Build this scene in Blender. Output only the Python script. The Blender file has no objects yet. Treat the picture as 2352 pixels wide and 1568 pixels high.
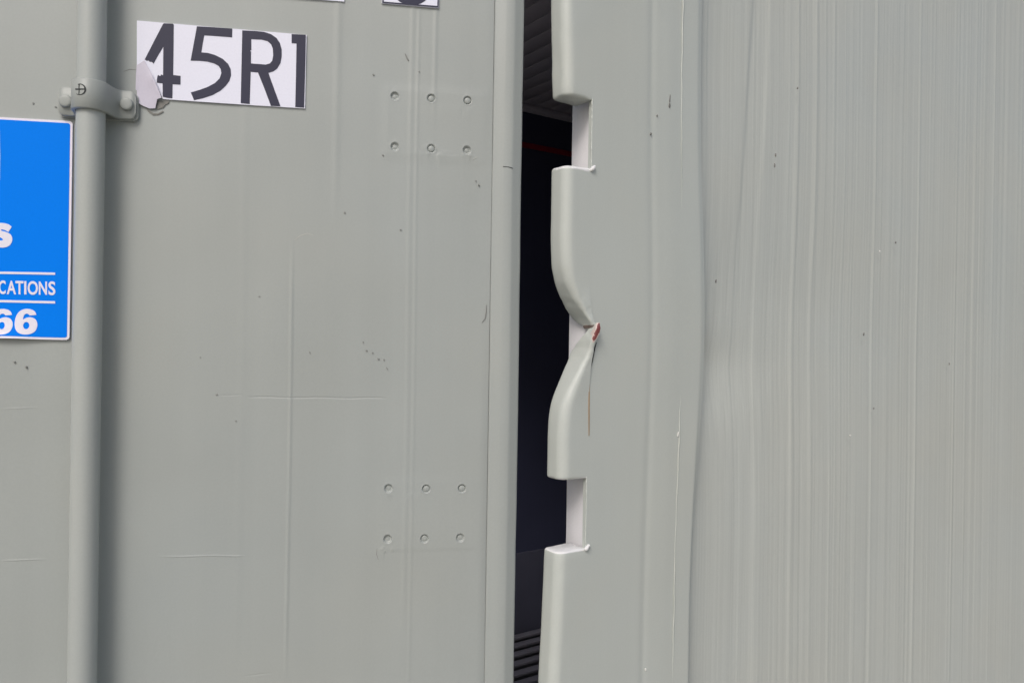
import bpy, bmesh, math, random
import numpy as np
from mathutils import Vector, Matrix, noise as mnoise
from mathutils.geometry import tessellate_polygon

SC = bpy.context.scene
COL = SC.collection
R = math.radians

# ------------------------------------------------------------------ camera
CAM_Z = 1.68
FPX = 1764.0                       # focal length in 2352-px-wide picture units
ROLL = R(0.87)
cs, sn = math.cos(ROLL), math.sin(ROLL)
cam = bpy.data.cameras.new('camera')
cam.sensor_width = 36.0
cam.sensor_fit = 'HORIZONTAL'
cam.lens = 36.0 * FPX / 2352.0
cam.clip_start = 0.02
cam.clip_end = 500
cam_o = bpy.data.objects.new('camera', cam)
COL.objects.link(cam_o)
M = Matrix(((cs, -sn, 0, 0), (0, 0, -1, 0), (sn, cs, 0, CAM_Z), (0, 0, 0, 1)))
cam_o.matrix_world = M
SC.camera = cam_o

# ------------------------------------------------------------------ sky, sun, exposure
SUN_DIR = Vector((-0.21, -0.68, 0.70)).normalized()      # towards the sun
sun_el = math.asin(SUN_DIR.z)
sun_rot = math.atan2(SUN_DIR.x, SUN_DIR.y)
w = bpy.data.worlds.new('World')
SC.world = w
w.use_nodes = True
nt = w.node_tree
for n in list(nt.nodes):
    nt.nodes.remove(n)
sky = nt.nodes.new('ShaderNodeTexSky')
sky.sky_type = 'NISHITA'
sky.sun_disc = False
sky.sun_elevation = sun_el
sky.sun_rotation = sun_rot
sky.air_density = 1.0
sky.dust_density = 4.0
sky.ozone_density = 1.0
hs = nt.nodes.new('ShaderNodeHueSaturation')              # an overcast sky: nearly grey
hs.inputs['Saturation'].default_value = 1.0
bg = nt.nodes.new('ShaderNodeBackground')
bg.inputs['Strength'].default_value = 0.115
wo = nt.nodes.new('ShaderNodeOutputWorld')
nt.links.new(sky.outputs[0], hs.inputs['Color'])
nt.links.new(hs.outputs[0], bg.inputs['Color'])
nt.links.new(bg.outputs[0], wo.inputs['Surface'])
sl = bpy.data.lights.new('sun', 'SUN')
sl.energy = 1.35
sl.angle = R(22)
sl.color = (1.0, 0.985, 0.98)
so = bpy.data.objects.new('sun', sl)
so.rotation_euler = (-SUN_DIR).to_track_quat('-Z', 'Y').to_euler()
COL.objects.link(so)
vs = SC.view_settings
vs.view_transform = 'Standard'
vs.look = 'None'
vs.gamma = 1.0
vs.exposure = -0.04
SC.cycles.max_bounces = 8

# ------------------------------------------------------------------ frames of reference
DOOR_Y, DOOR_A = 1.078, R(9.0)     # door face passes (0, 1.078), swung 9 degrees to the picture
POST = Vector((0.0729, 1.080))     # outer corner of the rear post
AX_A = R(35.0)                     # container's long axis against world x


def ray(px, py):
    x, y = (px - 1176.0) / FPX, -(py - 784.0) / FPX
    return Vector((x * cs - y * sn, 1.0, x * sn + y * cs))


def door(px, py, n=0.0):
    """picture measurement -> (u, z) on the door face (n metres behind it)"""
    d = ray(px, py)
    ca, sa = math.cos(DOOR_A), math.sin(DOOR_A)
    k = (DOOR_Y * ca + n) / (d.y * ca - d.x * sa)
    X, Y = d.x * k, d.y * k - DOOR_Y
    return (X * ca + Y * sa, CAM_Z + d.z * k)


def side(px, py, y=0.0):
    """picture measurement -> (x, z) on the container's side plane"""
    d = ray(px, py)
    ca, sa = math.cos(AX_A), math.sin(AX_A)
    # local y = -X sin + Y cos (relative to POST)
    k = (y + (-POST.x * sa + POST.y * ca)) / (-d.x * sa + d.y * ca)
    X, Y = d.x * k - POST.x, d.y * k - POST.y
    return (X * ca + Y * sa, CAM_Z + d.z * k)


# ------------------------------------------------------------------ helpers
def mesh_obj(name, verts, faces, mat, parent=None, smooth=True, kind=None, sharp=None):
    me = bpy.data.meshes.new(name)
    me.from_pydata([tuple(v) for v in verts], [], [tuple(f) for f in faces])
    me.update()
    bm = bmesh.new()
    bm.from_mesh(me)
    bmesh.ops.recalc_face_normals(bm, faces=bm.faces)
    bm.to_mesh(me)
    bm.free()
    if smooth:
        me.polygons.foreach_set('use_smooth', [True] * len(me.polygons))
        if sharp:
            me.set_sharp_from_angle(angle=R(sharp))
    return link(name, me, mat, parent, kind)


def link(name, me, mat, parent=None, kind=None):
    me.materials.clear()
    me.materials.append(mat)
    o = bpy.data.objects.new(name, me)
    COL.objects.link(o)
    if parent:
        o.parent = parent
    if kind:
        o['kind'] = kind
    return o


def bm_obj(name, bm, mat, parent=None, smooth=True, sharp=35, kind=None):
    bmesh.ops.recalc_face_normals(bm, faces=bm.faces)
    me = bpy.data.meshes.new(name)
    bm.to_mesh(me)
    bm.free()
    if smooth:
        me.polygons.foreach_set('use_smooth', [True] * len(me.polygons))
        if sharp:
            me.set_sharp_from_angle(angle=R(sharp))
    return link(name, me, mat, parent, kind)


def empty(name, loc, rz, label, cat):
    o = bpy.data.objects.new(name, None)
    o.location = loc
    o.rotation_euler = (0, 0, rz)
    o.empty_display_size = 0.1
    COL.objects.link(o)
    o['label'] = label
    o['category'] = cat
    o['kind'] = 'thing'
    return o


def box(bm, x0, x1, y0, y1, z0, z1, bev=0.0):
    r = bmesh.ops.create_cube(bm, size=1.0)
    for v in r['verts']:
        v.co.x = x0 + (v.co.x + .5) * (x1 - x0)
        v.co.y = y0 + (v.co.y + .5) * (y1 - y0)
        v.co.z = z0 + (v.co.z + .5) * (z1 - z0)
    if bev > 0:
        es = list({e for v in r['verts'] for e in v.link_edges})
        bmesh.ops.bevel(bm, geom=es, offset=bev, segments=2, affect='EDGES', profile=0.5)


def box_obj(name, dims, mat, parent=None, bev=0.0):
    bm = bmesh.new()
    box(bm, *dims, bev=bev)
    return bm_obj(name, bm, mat, parent)


def grid_faces(nu, nv, wrap=False):
    f = []
    cu = nu if wrap else nu - 1
    for j in range(nv - 1):
        for i in range(cu):
            a, b = j * nu + i, j * nu + (i + 1) % nu
            f.append((a, b, b + nu, a + nu))
    return f


def sheet(name, outline, holes, mat, parent, n_front, thick=0.0004, tf=None, kind=None):
    """flat printed shape in the door's (u, z) plane, with a thickness"""
    loops = [[Vector((p[0], p[1], 0)) for p in outline]] + [[Vector((p[0], p[1], 0)) for p in h] for h in holes]
    tris = tessellate_polygon(loops)
    pts = [p for l in loops for p in l]
    N = len(pts)
    tf = tf or (lambda u, z: 0.0)
    verts = [(p.x, -n_front - tf(p.x, p.y), p.y) for p in pts] + [(p.x, -n_front - tf(p.x, p.y) + thick, p.y) for p in pts]
    faces = [tuple(t) for t in tris] + [tuple(N + i for i in reversed(t)) for t in tris]
    k = 0
    for l in loops:
        m = len(l)
        for i in range(m):
            a, b = k + i, k + (i + 1) % m
            faces.append((a, b, b + N, a + N))
        k += m
    return mesh_obj(name, verts, faces, mat, parent, smooth=False, kind=kind)


def rrect(u0, u1, z0, z1, r, seg=6):
    p = []
    for cx, cz, a0 in ((u1 - r, z1 - r, 0), (u0 + r, z1 - r, 90), (u0 + r, z0 + r, 180), (u1 - r, z0 + r, 270)):
        for i in range(seg + 1):
            a = R(a0 + 90 * i / seg)
            p.append((cx + r * math.cos(a), cz + r * math.sin(a)))
    return p


def lathe(name, prof, loc, mat, parent, seg=28, axis='y'):
    """prof: list of (radius, height); the height runs towards the viewer (-y)"""
    verts, rows = [], len(prof)
    for r_, h in prof:
        for i in range(seg):
            a = 2 * math.pi * i / seg
            verts.append((loc[0] + r_ * math.cos(a), loc[1] - h, loc[2] + r_ * math.sin(a)))
    faces = grid_faces(seg, rows, wrap=True)
    faces.append(tuple(range(seg)))
    faces.append(tuple((rows - 1) * seg + i for i in range(seg)))
    return mesh_obj(name, verts, faces, mat, parent, sharp=50)


def tube(name, pts, rad, mat, parent, seg=8, jit=0.0, seed=1, squash=(1, 1)):
    """bumpy bead along a list of 3-D points; rad a number or function of i"""
    rng = random.Random(seed)
    verts, n = [], len(pts)
    for i, p in enumerate(pts):
        p = Vector(p)
        t = (Vector(pts[min(i + 1, n - 1)]) - Vector(pts[max(i - 1, 0)])).normalized()
        a = t.cross(Vector((0, 0, 1)) if abs(t.z) < .8 else Vector((1, 0, 0))).normalized()
        b = t.cross(a).normalized()
        r_ = (rad(i) if callable(rad) else rad) * (1 + rng.uniform(-jit, jit))
        if i in (0, n - 1):
            r_ *= 0.3
        for k in range(seg):
            an = 2 * math.pi * k / seg
            rr = r_ * (1 + rng.uniform(-jit, jit) * .4)
            verts.append(p + a * rr * math.cos(an) * squash[0] + b * rr * math.sin(an) * squash[1])
    faces = grid_faces(seg, n, wrap=True)
    faces.append(tuple(range(seg)))
    faces.append(tuple((n - 1) * seg + k for k in range(seg)))
    return mesh_obj(name, verts, faces, mat, parent)


def sstep(a, b, x):
    t = np.clip((x - a) / (b - a), 0, 1)
    return t * t * (3 - 2 * t)


def vnoise(x, y, s, seed=0, octaves=3):
    out = np.zeros(np.broadcast(x, y).shape)
    xf, yf = np.broadcast_arrays(x, y)
    rng = np.random.RandomState(seed)
    tab = rng.rand(256, 256) * 2 - 1
    amp = 1.0
    for o in range(octaves):
        X, Y = xf / s + 37.1 * o, yf / s + 11.7 * o
        xi, yi = np.floor(X).astype(int), np.floor(Y).astype(int)
        fx, fy = X - xi, Y - yi
        fx, fy = fx * fx * (3 - 2 * fx), fy * fy * (3 - 2 * fy)
        g = lambda a, b: tab[a % 256, b % 256]
        out += amp * ((g(xi, yi) * (1 - fx) + g(xi + 1, yi) * fx) * (1 - fy) + (g(xi, yi + 1) * (1 - fx) + g(xi + 1, yi + 1) * fx) * fy)
        amp *= .5
        s = s / 2
    return out


# ------------------------------------------------------------------ materials
def nodes_mat(name):
    m = bpy.data.materials.new(name)
    m.use_nodes = True
    t = m.node_tree
    b = t.nodes['Principled BSDF']
    return m, t, b


def add(t, kind, **kw):
    n = t.nodes.new(kind)
    for k, v in kw.items():
        if k in n.inputs.keys():
            n.inputs[k].default_value = v
        else:
            setattr(n, k, v)
    return n


def coords(t, scale=(1, 1, 1)):
    tc = add(t, 'ShaderNodeTexCoord')
    mp = add(t, 'ShaderNodeMapping')
    mp.inputs['Scale'].default_value = scale
    t.links.new(tc.outputs['Object'], mp.inputs['Vector'])
    return mp.outputs[0]


def paint(name, col, rough=0.42, streak=0.05, blotch=0.05, peel=0.05, streak_scale=(55, 55, 0.7), bump_streak=0.0,
          specks=True, spec=0.5, warm=0.03, grain=0.09):
    m, t, b = nodes_mat(name)
    L = t.links.new
    v1 = coords(t, streak_scale)
    n1 = add(t, 'ShaderNodeTexNoise', Scale=1.0, Detail=4.0, Roughness=0.6)
    L(v1, n1.inputs['Vector'])
    v2 = coords(t)
    n2 = add(t, 'ShaderNodeTexNoise', Scale=5.0, Detail=4.0, Roughness=0.55)
    L(v2, n2.inputs['Vector'])
    n3 = add(t, 'ShaderNodeTexNoise', Scale=420.0, Detail=2.0)
    L(v2, n3.inputs['Vector'])
    # brightness factor = 1 + streak*(n1-.5)*2 + blotch*(n2-.5)*2
    m1 = add(t, 'ShaderNodeMath', operation='MULTIPLY_ADD')
    m1.inputs[1].default_value = 2 * streak
    m1.inputs[2].default_value = 1 - streak
    L(n1.outputs['Fac'], m1.inputs[0])
    m2 = add(t, 'ShaderNodeMath', operation='MULTIPLY_ADD')
    m2.inputs[1].default_value = 2 * blotch
    m2.inputs[2].default_value = 1 - blotch
    L(n2.outputs['Fac'], m2.inputs[0])
    ng = add(t, 'ShaderNodeTexNoise', Scale=380.0, Detail=2.0)
    L(v2, ng.inputs['Vector'])
    mg = add(t, 'ShaderNodeMath', operation='MULTIPLY_ADD')
    mg.inputs[1].default_value = grain
    mg.inputs[2].default_value = -grain / 2
    L(ng.outputs['Fac'], mg.inputs[0])
    ma = add(t, 'ShaderNodeMath', operation='ADD')
    L(m1.outputs[0], ma.inputs[0])
    L(mg.outputs[0], ma.inputs[1])
    m1 = ma
    mm = add(t, 'ShaderNodeMath', operation='MULTIPLY')
    L(m1.outputs[0], mm.inputs[0])
    L(m2.outputs[0], mm.inputs[1])
    rgb = add(t, 'ShaderNodeMixRGB', blend_type='MIX')
    rgb.inputs['Color1'].default_value = (col[0] * (1 + warm), col[1], col[2] * (1 - warm), 1)
    rgb.inputs['Color2'].default_value = (col[0] * (1 - warm), col[1], col[2] * (1 + warm * 1.6), 1)
    n4 = add(t, 'ShaderNodeTexNoise', Scale=3.1, Detail=3.0)
    L(v2, n4.inputs['Vector'])
    L(n4.outputs['Fac'], rgb.inputs['Fac'])
    mul = add(t, 'ShaderNodeMixRGB', blend_type='MULTIPLY')
    mul.inputs['Fac'].default_value = 1
    L(rgb.outputs[0], mul.inputs['Color1'])
    L(mm.outputs[0], mul.inputs['Color2'])
    out = mul.outputs[0]
    if specks:   # a few grains of dirt
        vo = add(t, 'ShaderNodeTexVoronoi', Scale=26.0)
        L(v2, vo.inputs['Vector'])
        r1 = add(t, 'ShaderNodeMath', operation='LESS_THAN')
        r1.inputs[1].default_value = 0.022
        L(vo.outputs['Distance'], r1.inputs[0])
        sepc = add(t, 'ShaderNodeSeparateColor')
        L(vo.outputs['Color'], sepc.inputs[0])
        r2 = add(t, 'ShaderNodeMath', operation='LESS_THAN')
        r2.inputs[1].default_value = 0.10
        L(sepc.outputs[0], r2.inputs[0])
        r3 = add(t, 'ShaderNodeMath', operation='MULTIPLY')
        L(r1.outputs[0], r3.inputs[0])
        L(r2.outputs[0], r3.inputs[1])
        r4 = add(t, 'ShaderNodeMath', operation='MULTIPLY')
        r4.inputs[1].default_value = 0.35
        L(r3.outputs[0], r4.inputs[0])
        sm = add(t, 'ShaderNodeMixRGB')
        sm.inputs['Color2'].default_value = (0.10, 0.10, 0.09, 1)
        L(r4.outputs[0], sm.inputs['Fac'])
        L(out, sm.inputs['Color1'])
        out = sm.outputs[0]
    L(out, b.inputs['Base Color'])
    rr = add(t, 'ShaderNodeMath', operation='MULTIPLY_ADD')
    rr.inputs[1].default_value = 0.22
    rr.inputs[2].default_value = rough - 0.11
    L(n2.outputs['Fac'], rr.inputs[0])
    L(rr.outputs[0], b.inputs['Roughness'])
    b.inputs['Specular IOR Level'].default_value = spec
    bp = add(t, 'ShaderNodeBump', Strength=peel, Distance=0.0006)
    L(n3.outputs['Fac'], bp.inputs['Height'])
    nrm = bp.outputs[0]
    if bump_streak > 0:
        b2 = add(t, 'ShaderNodeBump', Strength=bump_streak, Distance=0.004)
        L(n1.outputs['Fac'], b2.inputs['Height'])
        L(nrm, b2.inputs['Normal'])
        nrm = b2.outputs[0]
    L(nrm, b.inputs['Normal'])
    return m


GREY = (0.372, 0.398, 0.377)
MAT_DOOR = paint('door_paint', GREY, rough=0.40, streak=0.055, blotch=0.05, streak_scale=(17, 17, 0.35))
MAT_ROD = paint('rod_paint', (0.422, 0.447, 0.420), rough=0.42, streak=0.04, blotch=0.05, streak_scale=(60, 60, 2.0))
MAT_WALL = paint('wall_paint', (0.528, 0.552, 0.510), rough=0.46, streak=0.10, blotch=0.03, streak_scale=(150, 150, 0.8), bump_streak=0.16)
MAT_POST = paint('post_paint', (0.525, 0.556, 0.515), rough=0.41, streak=0.02, blotch=0.035, streak_scale=(40, 40, 1.5), peel=0.08)
MAT_WHITE_POST = paint('white_post_paint', (0.78, 0.77, 0.78), rough=0.45, streak=0.05, blotch=0.10, specks=True)
MAT_WHITE = paint('white_vinyl', (0.81, 0.82, 0.93), rough=0.40, streak=0.0, blotch=0.02, peel=0.01, specks=False, warm=0.015)
MAT_FLAP = paint('sticker_back', (0.62, 0.59, 0.68), rough=0.5, streak=0.0, blotch=0.04, peel=0.02, specks=False, warm=0.02)
MAT_BLACK = paint('navy_black_print', (0.032, 0.033, 0.062), rough=0.42, spec=0.3, streak=0.0, blotch=0.25, peel=0.01, specks=False)
MAT_BLUE = paint('blue_vinyl', (0.0, 0.222, 0.95), rough=0.5, spec=0.06, streak=0.0, blotch=0.03, peel=0.0, specks=False, warm=0.0)
MAT_SIGN_WHITE = paint('sign_white', (0.84, 0.81, 0.91), rough=0.4, streak=0.0, blotch=0.01, peel=0.0, specks=False, warm=0.0)
MAT_MARK = paint('black_marker', (0.012, 0.018, 0.018), rough=0.5, streak=0, blotch=0.1, specks=False)
MAT_SCUFF = paint('scuff_dirt', (0.20, 0.20, 0.185), rough=0.7, streak=0, blotch=0.2, specks=False)
MAT_SPECK = paint('speck_dirt', (0.26, 0.265, 0.245), rough=0.7, streak=0, blotch=0.2, specks=False)
MAT_CHIP = paint('paint_chip_light', (0.70, 0.70, 0.66), rough=0.6, streak=0, blotch=0.1, specks=False)
MAT_CUT = paint('cut_end_paint', (0.80, 0.80, 0.79), rough=0.5, streak=0.02, blotch=0.08, specks=False)
MAT_TORN_SHADE = paint('torn_steel_shade', (0.13, 0.10, 0.085), rough=0.7, streak=0, blotch=0.4, specks=False)  # rust of the torn mouth, with the cavity's shadow painted in as dark brown
MAT_RUST = paint('rust_run', (0.43, 0.30, 0.18), rough=0.8, streak=0.1, blotch=0.3, specks=False)
MAT_GLUE_SHADE = paint('glue_and_flap_shadow', (0.20, 0.195, 0.175), rough=0.7, streak=0, blotch=0.35, specks=False)
MAT_DARK = paint('crack_dark', (0.02, 0.02, 0.02), rough=0.8, streak=0, blotch=0.1, specks=False)
MAT_SEAL = paint('black_rubber', (0.02, 0.02, 0.02), rough=0.7, streak=0, blotch=0.1, specks=False)
MAT_LINING = paint('dark_lining', (0.050, 0.055, 0.10), rough=0.5, streak=0.06, blotch=0.10, specks=False)
MAT_KICK = paint('kick_strip_metal', (0.06, 0.062, 0.09), rough=0.5, streak=0.06, blotch=0.25, specks=False)
MAT_CEIL = paint('ceiling_board', (0.38, 0.355, 0.40), rough=0.6, streak=0.05, blotch=0.10, specks=False)
MAT_RED = paint('red_line_paint', (0.28, 0.008, 0.028), rough=0.5, streak=0.05, blotch=0.1, specks=False)
MAT_TBAR = paint('floor_bar_metal', (0.09, 0.09, 0.11), rough=0.45, streak=0.08, blotch=0.2, specks=False)
MAT_GROUND = paint('concrete_yard', (0.33, 0.315, 0.27), rough=0.85, streak=0.0, blotch=0.2, peel=0.5)
MAT_STEEL = paint('underframe_paint', (0.30, 0.32, 0.28), rough=0.5)


def bent_material():
    """post paint, chipped to red primer on the fold"""
    m = paint('bent_post_paint', (0.525, 0.556, 0.515), rough=0.41, streak=0.02, blotch=0.035, streak_scale=(40, 40, 1.5), peel=0.10)
    t = m.node_tree
    L = t.links.new
    b = t.nodes['Principled BSDF']
    src = b.inputs['Base Color'].links[0].from_socket
    at = add(t, 'ShaderNodeAttribute')
    at.attribute_name = 'primer'
    v = coords(t)
    nz = add(t, 'ShaderNodeTexNoise', Scale=170.0, Detail=4.0, Roughness=0.7)
    L(v, nz.inputs['Vector'])
    s = add(t, 'ShaderNodeMath', operation='MULTIPLY_ADD')
    s.inputs[1].default_value = 0.9
    L(nz.outputs['Fac'], s.inputs[0])
    L(at.outputs['Fac'], s.inputs[2])
    edge = add(t, 'ShaderNodeMath', operation='GREATER_THAN')
    edge.inputs[1].default_value = 0.86
    L(s.outputs[0], edge.inputs[0])
    core = add(t, 'ShaderNodeMath', operation='GREATER_THAN')
    core.inputs[1].default_value = 1.02
    L(s.outputs[0], core.inputs[0])
    a = add(t, 'ShaderNodeMixRGB')
    a.inputs['Color2'].default_value = (0.66, 0.52, 0.47, 1)
    L(edge.outputs[0], a.inputs['Fac'])
    L(src, a.inputs['Color1'])
    c = add(t, 'ShaderNodeMixRGB')
    c.inputs['Color2'].default_value = (0.20, 0.052, 0.050, 1)
    L(core.outputs[0], c.inputs['Fac'])
    L(a.outputs[0], c.inputs['Color1'])
    L(c.outputs[0], b.inputs['Base Color'])
    return m


MAT_BENT = bent_material()

# ------------------------------------------------------------------ ground: out of view, put in for its bounce light
gm = bmesh.new()
bmesh.ops.create_grid(gm, x_segments=8, y_segments=8, size=60)
g = bm_obj('ground', gm, MAT_GROUND, smooth=False)
g['kind'] = 'structure'

# ================================================================== CONTAINER
CT = empty('shipping_container', (POST.x, POST.y, 0), AX_A,
           'grey shipping container with a crushed rear post and streaked side wall', 'container')
Z_BOT, Z_TOP = 0.14, 2.98
FLOOR_Z, CEIL_Z = 0.20, 2.885
LEN, WID = 12.0, 2.42

# ---- zones of the impact, in picture heights
def zpy(py, px=1320):
    return side(px, py)[1]
ZI = zpy(760)


def push(z, amp, sig):
    return amp * np.exp(-((z - ZI) / sig) ** 2)


# ---- post plate (side face of the rear corner post)
def plate_edge(z):
    return 0.2765 + push(z, 0.0175, 0.25)

xs = np.concatenate([np.linspace(0.0468, 0.06, 8), np.linspace(0.063, 0.279, 84)])
zs = np.unique(np.concatenate([np.linspace(Z_BOT, 1.0, 24), np.linspace(1.0, 2.35, 240), np.linspace(2.35, Z_TOP, 18)]))
X, Zg = np.meshgrid(xs, zs)
fr = (X - 0.0468) / (0.279 - 0.0468)
Xd = X - 0.0025 * np.clip(fr, 0, 1) + push(Zg, 0.0175, 0.25) * np.clip(fr, 0, 1) + push(Zg, 0.004, 0.018) * np.clip(1 - fr, 0, 1) ** 8
Yd = -0.0008 * vnoise(X, Zg, 0.22, 5, 2)
Yd += 0.0010 * np.exp(-((X - 0.166) / 0.007) ** 2)                                          # shallow trough
Yd += -0.0006 * np.exp(-((X - 0.205) / 0.02) ** 2)
Yd += (0.0022 + 0.0050 * (1 - sstep(1.25, 1.65, Zg))) * sstep(0.264, 0.279, X) ** 2
Yd *= sstep(0.0465, 0.11, X)
front = np.stack([Xd, Yd, Zg], -1).reshape(-1, 3)
back = np.stack([Xd, Yd * 0 + 0.0085, Zg], -1).reshape(-1, 3)
nu, nv = len(xs), len(zs)
N = nu * nv
F = grid_faces(nu, nv)
F += [tuple(N + i for i in reversed(f)) for f in grid_faces(nu, nv)]
for j in range(nv - 1):
    a, b = j * nu, (j + 1) * nu
    F.append((a, b, b + N, a + N))
    a, b = j * nu + nu - 1, (j + 1) * nu + nu - 1
    F.append((a, a + N, b + N, b))
for i in range(nu - 1):
    F.append((i, i + N, i + 1 + N, i + 1))
    a = (nv - 1) * nu + i
    F.append((a, a + 1, a + 1 + N, a + N))
mesh_obj('post_plate', np.concatenate([front, back]), F, MAT_POST, CT, sharp=60)

# ---- rounded post bar, cut away at the hinges, bent in the middle
def section(x0, x1, y0, y1, rc, rb, n=9, lean=0.0):
    """plan outline, starting at the plate side on the outer face, round the outer corner, to the rear"""
    p = []
    p.append((x1, y0))
    for k in range(1, 6):
        p.append((x1 + (x0 + rc - x1) * k / 6, y0))
    for k in range(n):
        a = R(-90 - 90 * k / (n - 1))
        p.append((x0 + rc + rc * math.cos(a), y0 + rc + rc * math.sin(a)))
    for k in range(1, 4):
        p.append((x0, y0 + rc + (y1 - rb - y0 - rc) * k / 4))
    for k in range(n):
        a = R(180 - 90 * k / (n - 1))
        p.append((x0 + rb + rb * math.cos(a), y1 - rb + rb * math.sin(a)))
    for k in range(1, 4):
        p.append((x0 + rb + (x1 - x0 - rb) * k / 4, y1))
    p.append((x1, y1))
    return p


def loft(name, keys, mat, parent, step=0.004, jit=None, cap=0.004, cap_ends=(True, True), primer=None, pale=(False, False), pale_mat=None):
    """keys: (z, x0, x1, y0, y1, rc) sorted downwards or upwards; smooth in between"""
    keys = sorted(keys)
    kz = np.array([k[0] for k in keys])
    kv = np.array([k[1:] for k in keys])
    zz = list(np.arange(kz[0], kz[-1], step)) + [kz[-1]]
    if zz[-1] - zz[-2] < step * .3:
        zz.pop(-2)

    def val(z):      # monotone cubic (Hermite)
        i = int(np.clip(np.searchsorted(kz, z) - 1, 0, len(kz) - 2))
        h = kz[i + 1] - kz[i]
        t = (z - kz[i]) / h
        d = (kv[1:] - kv[:-1]) / (kz[1:] - kz[:-1])[:, None]

        def sl(j):
            if j == 0:
                return d[0]
            if j == len(kz) - 1:
                return d[-1]
            a, b = d[j - 1], d[j]
            return np.where(a * b > 0, 2 * a * b / (a + b + 1e-12 * np.sign(a + b + 1e-30)), 0)
        m0, m1 = sl(i) * h, sl(i + 1) * h
        return (2 * t**3 - 3 * t**2 + 1) * kv[i] + (t**3 - 2 * t**2 + t) * m0 + (-2 * t**3 + 3 * t**2) * kv[i + 1] + (t**3 - t**2) * m1
    rows = []
    for z in zz:
        x0, x1, y0, y1, rc = val(z)
        rb = min(0.008, rc * .8)
        rows.append([(x, y, z) for x, y in section(x0, x1, y0, y1, rc, rb)])
    m = len(rows[0])

    def shrink(row, f, dz):
        cx = sum(p[0] for p in row) / m
        cy = sum(p[1] for p in row) / m
        # pull in by a distance, keep the plate side where it is
        o = []
        for x, y, z in row:
            dx, dy = cx - x, cy - y
            l = math.hypot(dx, dy) + 1e-9
            wgt = min(1.0, max(0.0, (max(p[0] for p in row) - x) / 0.006)) * .85 + .15
            k = min(f / l * wgt, .95)
            o.append((x + dx * k, y + dy * k, z + dz))
        return o
    if cap_ends[0]:
        b0 = rows[0]
        lows = [shrink(b0, cap, -cap), shrink(b0, cap * .45, -cap * .85), shrink(b0, cap * .12, -cap * .5)]
        rows = lows + rows
    if cap_ends[1]:
        t0 = rows[-1]
        rows = rows + [shrink(t0, cap * .12, cap * .5), shrink(t0, cap * .45, cap * .85), shrink(t0, cap, cap)]
    verts = [p for r_ in rows for p in r_]
    if jit:
        verts = [jit(*p) for p in verts]
    faces = grid_faces(m, len(rows), wrap=True)
    nb = len(verts)
    # fan caps
    for base, idx in ((0, 0), ((len(rows) - 1) * m, len(rows) - 1)):
        c = [sum(verts[base + i][k] for i in range(m)) / m for k in range(3)]
        verts.append(tuple(c))
        ci = len(verts) - 1
        for i in range(m):
            faces.append((base + i, base + (i + 1) % m, ci))
    o = mesh_obj(name, verts, faces, mat, parent, sharp=70)
    if pale[0] or pale[1]:
        o.data.materials.append(MAT_CUT)
        o.data.materials.append(MAT_TORN_SHADE)
        zl, zh = zz[0] - cap * .40, zz[-1] + cap * .40
        for p in o.data.polygons:
            if (pale[0] and p.center.z < zl) or (pale[1] and p.center.z > zh):
                p.material_index = 1
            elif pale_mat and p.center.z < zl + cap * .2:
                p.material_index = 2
    if primer:
        at = o.data.attributes.new('primer', 'FLOAT', 'POINT')
        at.data.foreach_set('value', [primer(*v.co) for v in o.data.vertices])
    return o


def lump(amp, s):
    def f(x, y, z):
        v = mnoise.noise_vector(Vector((x, y, z)) * s) * min(1, max(0, (.044 - x) / .02))
        return (x + v.x * amp, y + v.y * amp, z + v.z * amp)
    return f


BX1, BY1, RC = 0.0468, 0.0390, 0.0145
def straight(z0, z1):
    return [(z0, 0, BX1, 0, BY1, RC), (z1, 0, BX1, 0, BY1, RC)]

z_n1t, z_n1b = zpy(212), zpy(389)      # upper hinge notch
z_n2t, z_n2b = zpy(1095), zpy(1270)    # lower hinge notch
upper = [(z_n1t, -0.0005, BX1, 0, BY1, RC), (zpy(110), -0.0030, BX1, 0, BY1, RC), (zpy(0), -0.0056, BX1, 0, BY1, RC), (zpy(-150), -0.009, BX1, 0, BY1, RC), (Z_TOP, -0.013, BX1, 0, BY1, RC)]
lower = [(z_n2b, -0.0030, BX1, 0, BY1, RC), (zpy(1420), -0.0062, BX1, 0, BY1, RC), (zpy(1568), -0.0105, BX1, 0, BY1, RC), (zpy(1700), -0.013, BX1, 0, BY1, RC), (Z_BOT, -0.015, BX1, 0, BY1, RC)]
loft('post_bar', upper, MAT_POST, CT, jit=lump(0.0006, 60), cap=0.005, cap_ends=(True, False), step=0.01)
loft('post_bar', lower, MAT_POST, CT, jit=lump(0.0005, 60), cap=0.004, cap_ends=(False, True), step=0.01, pale=(False, True))

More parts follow.
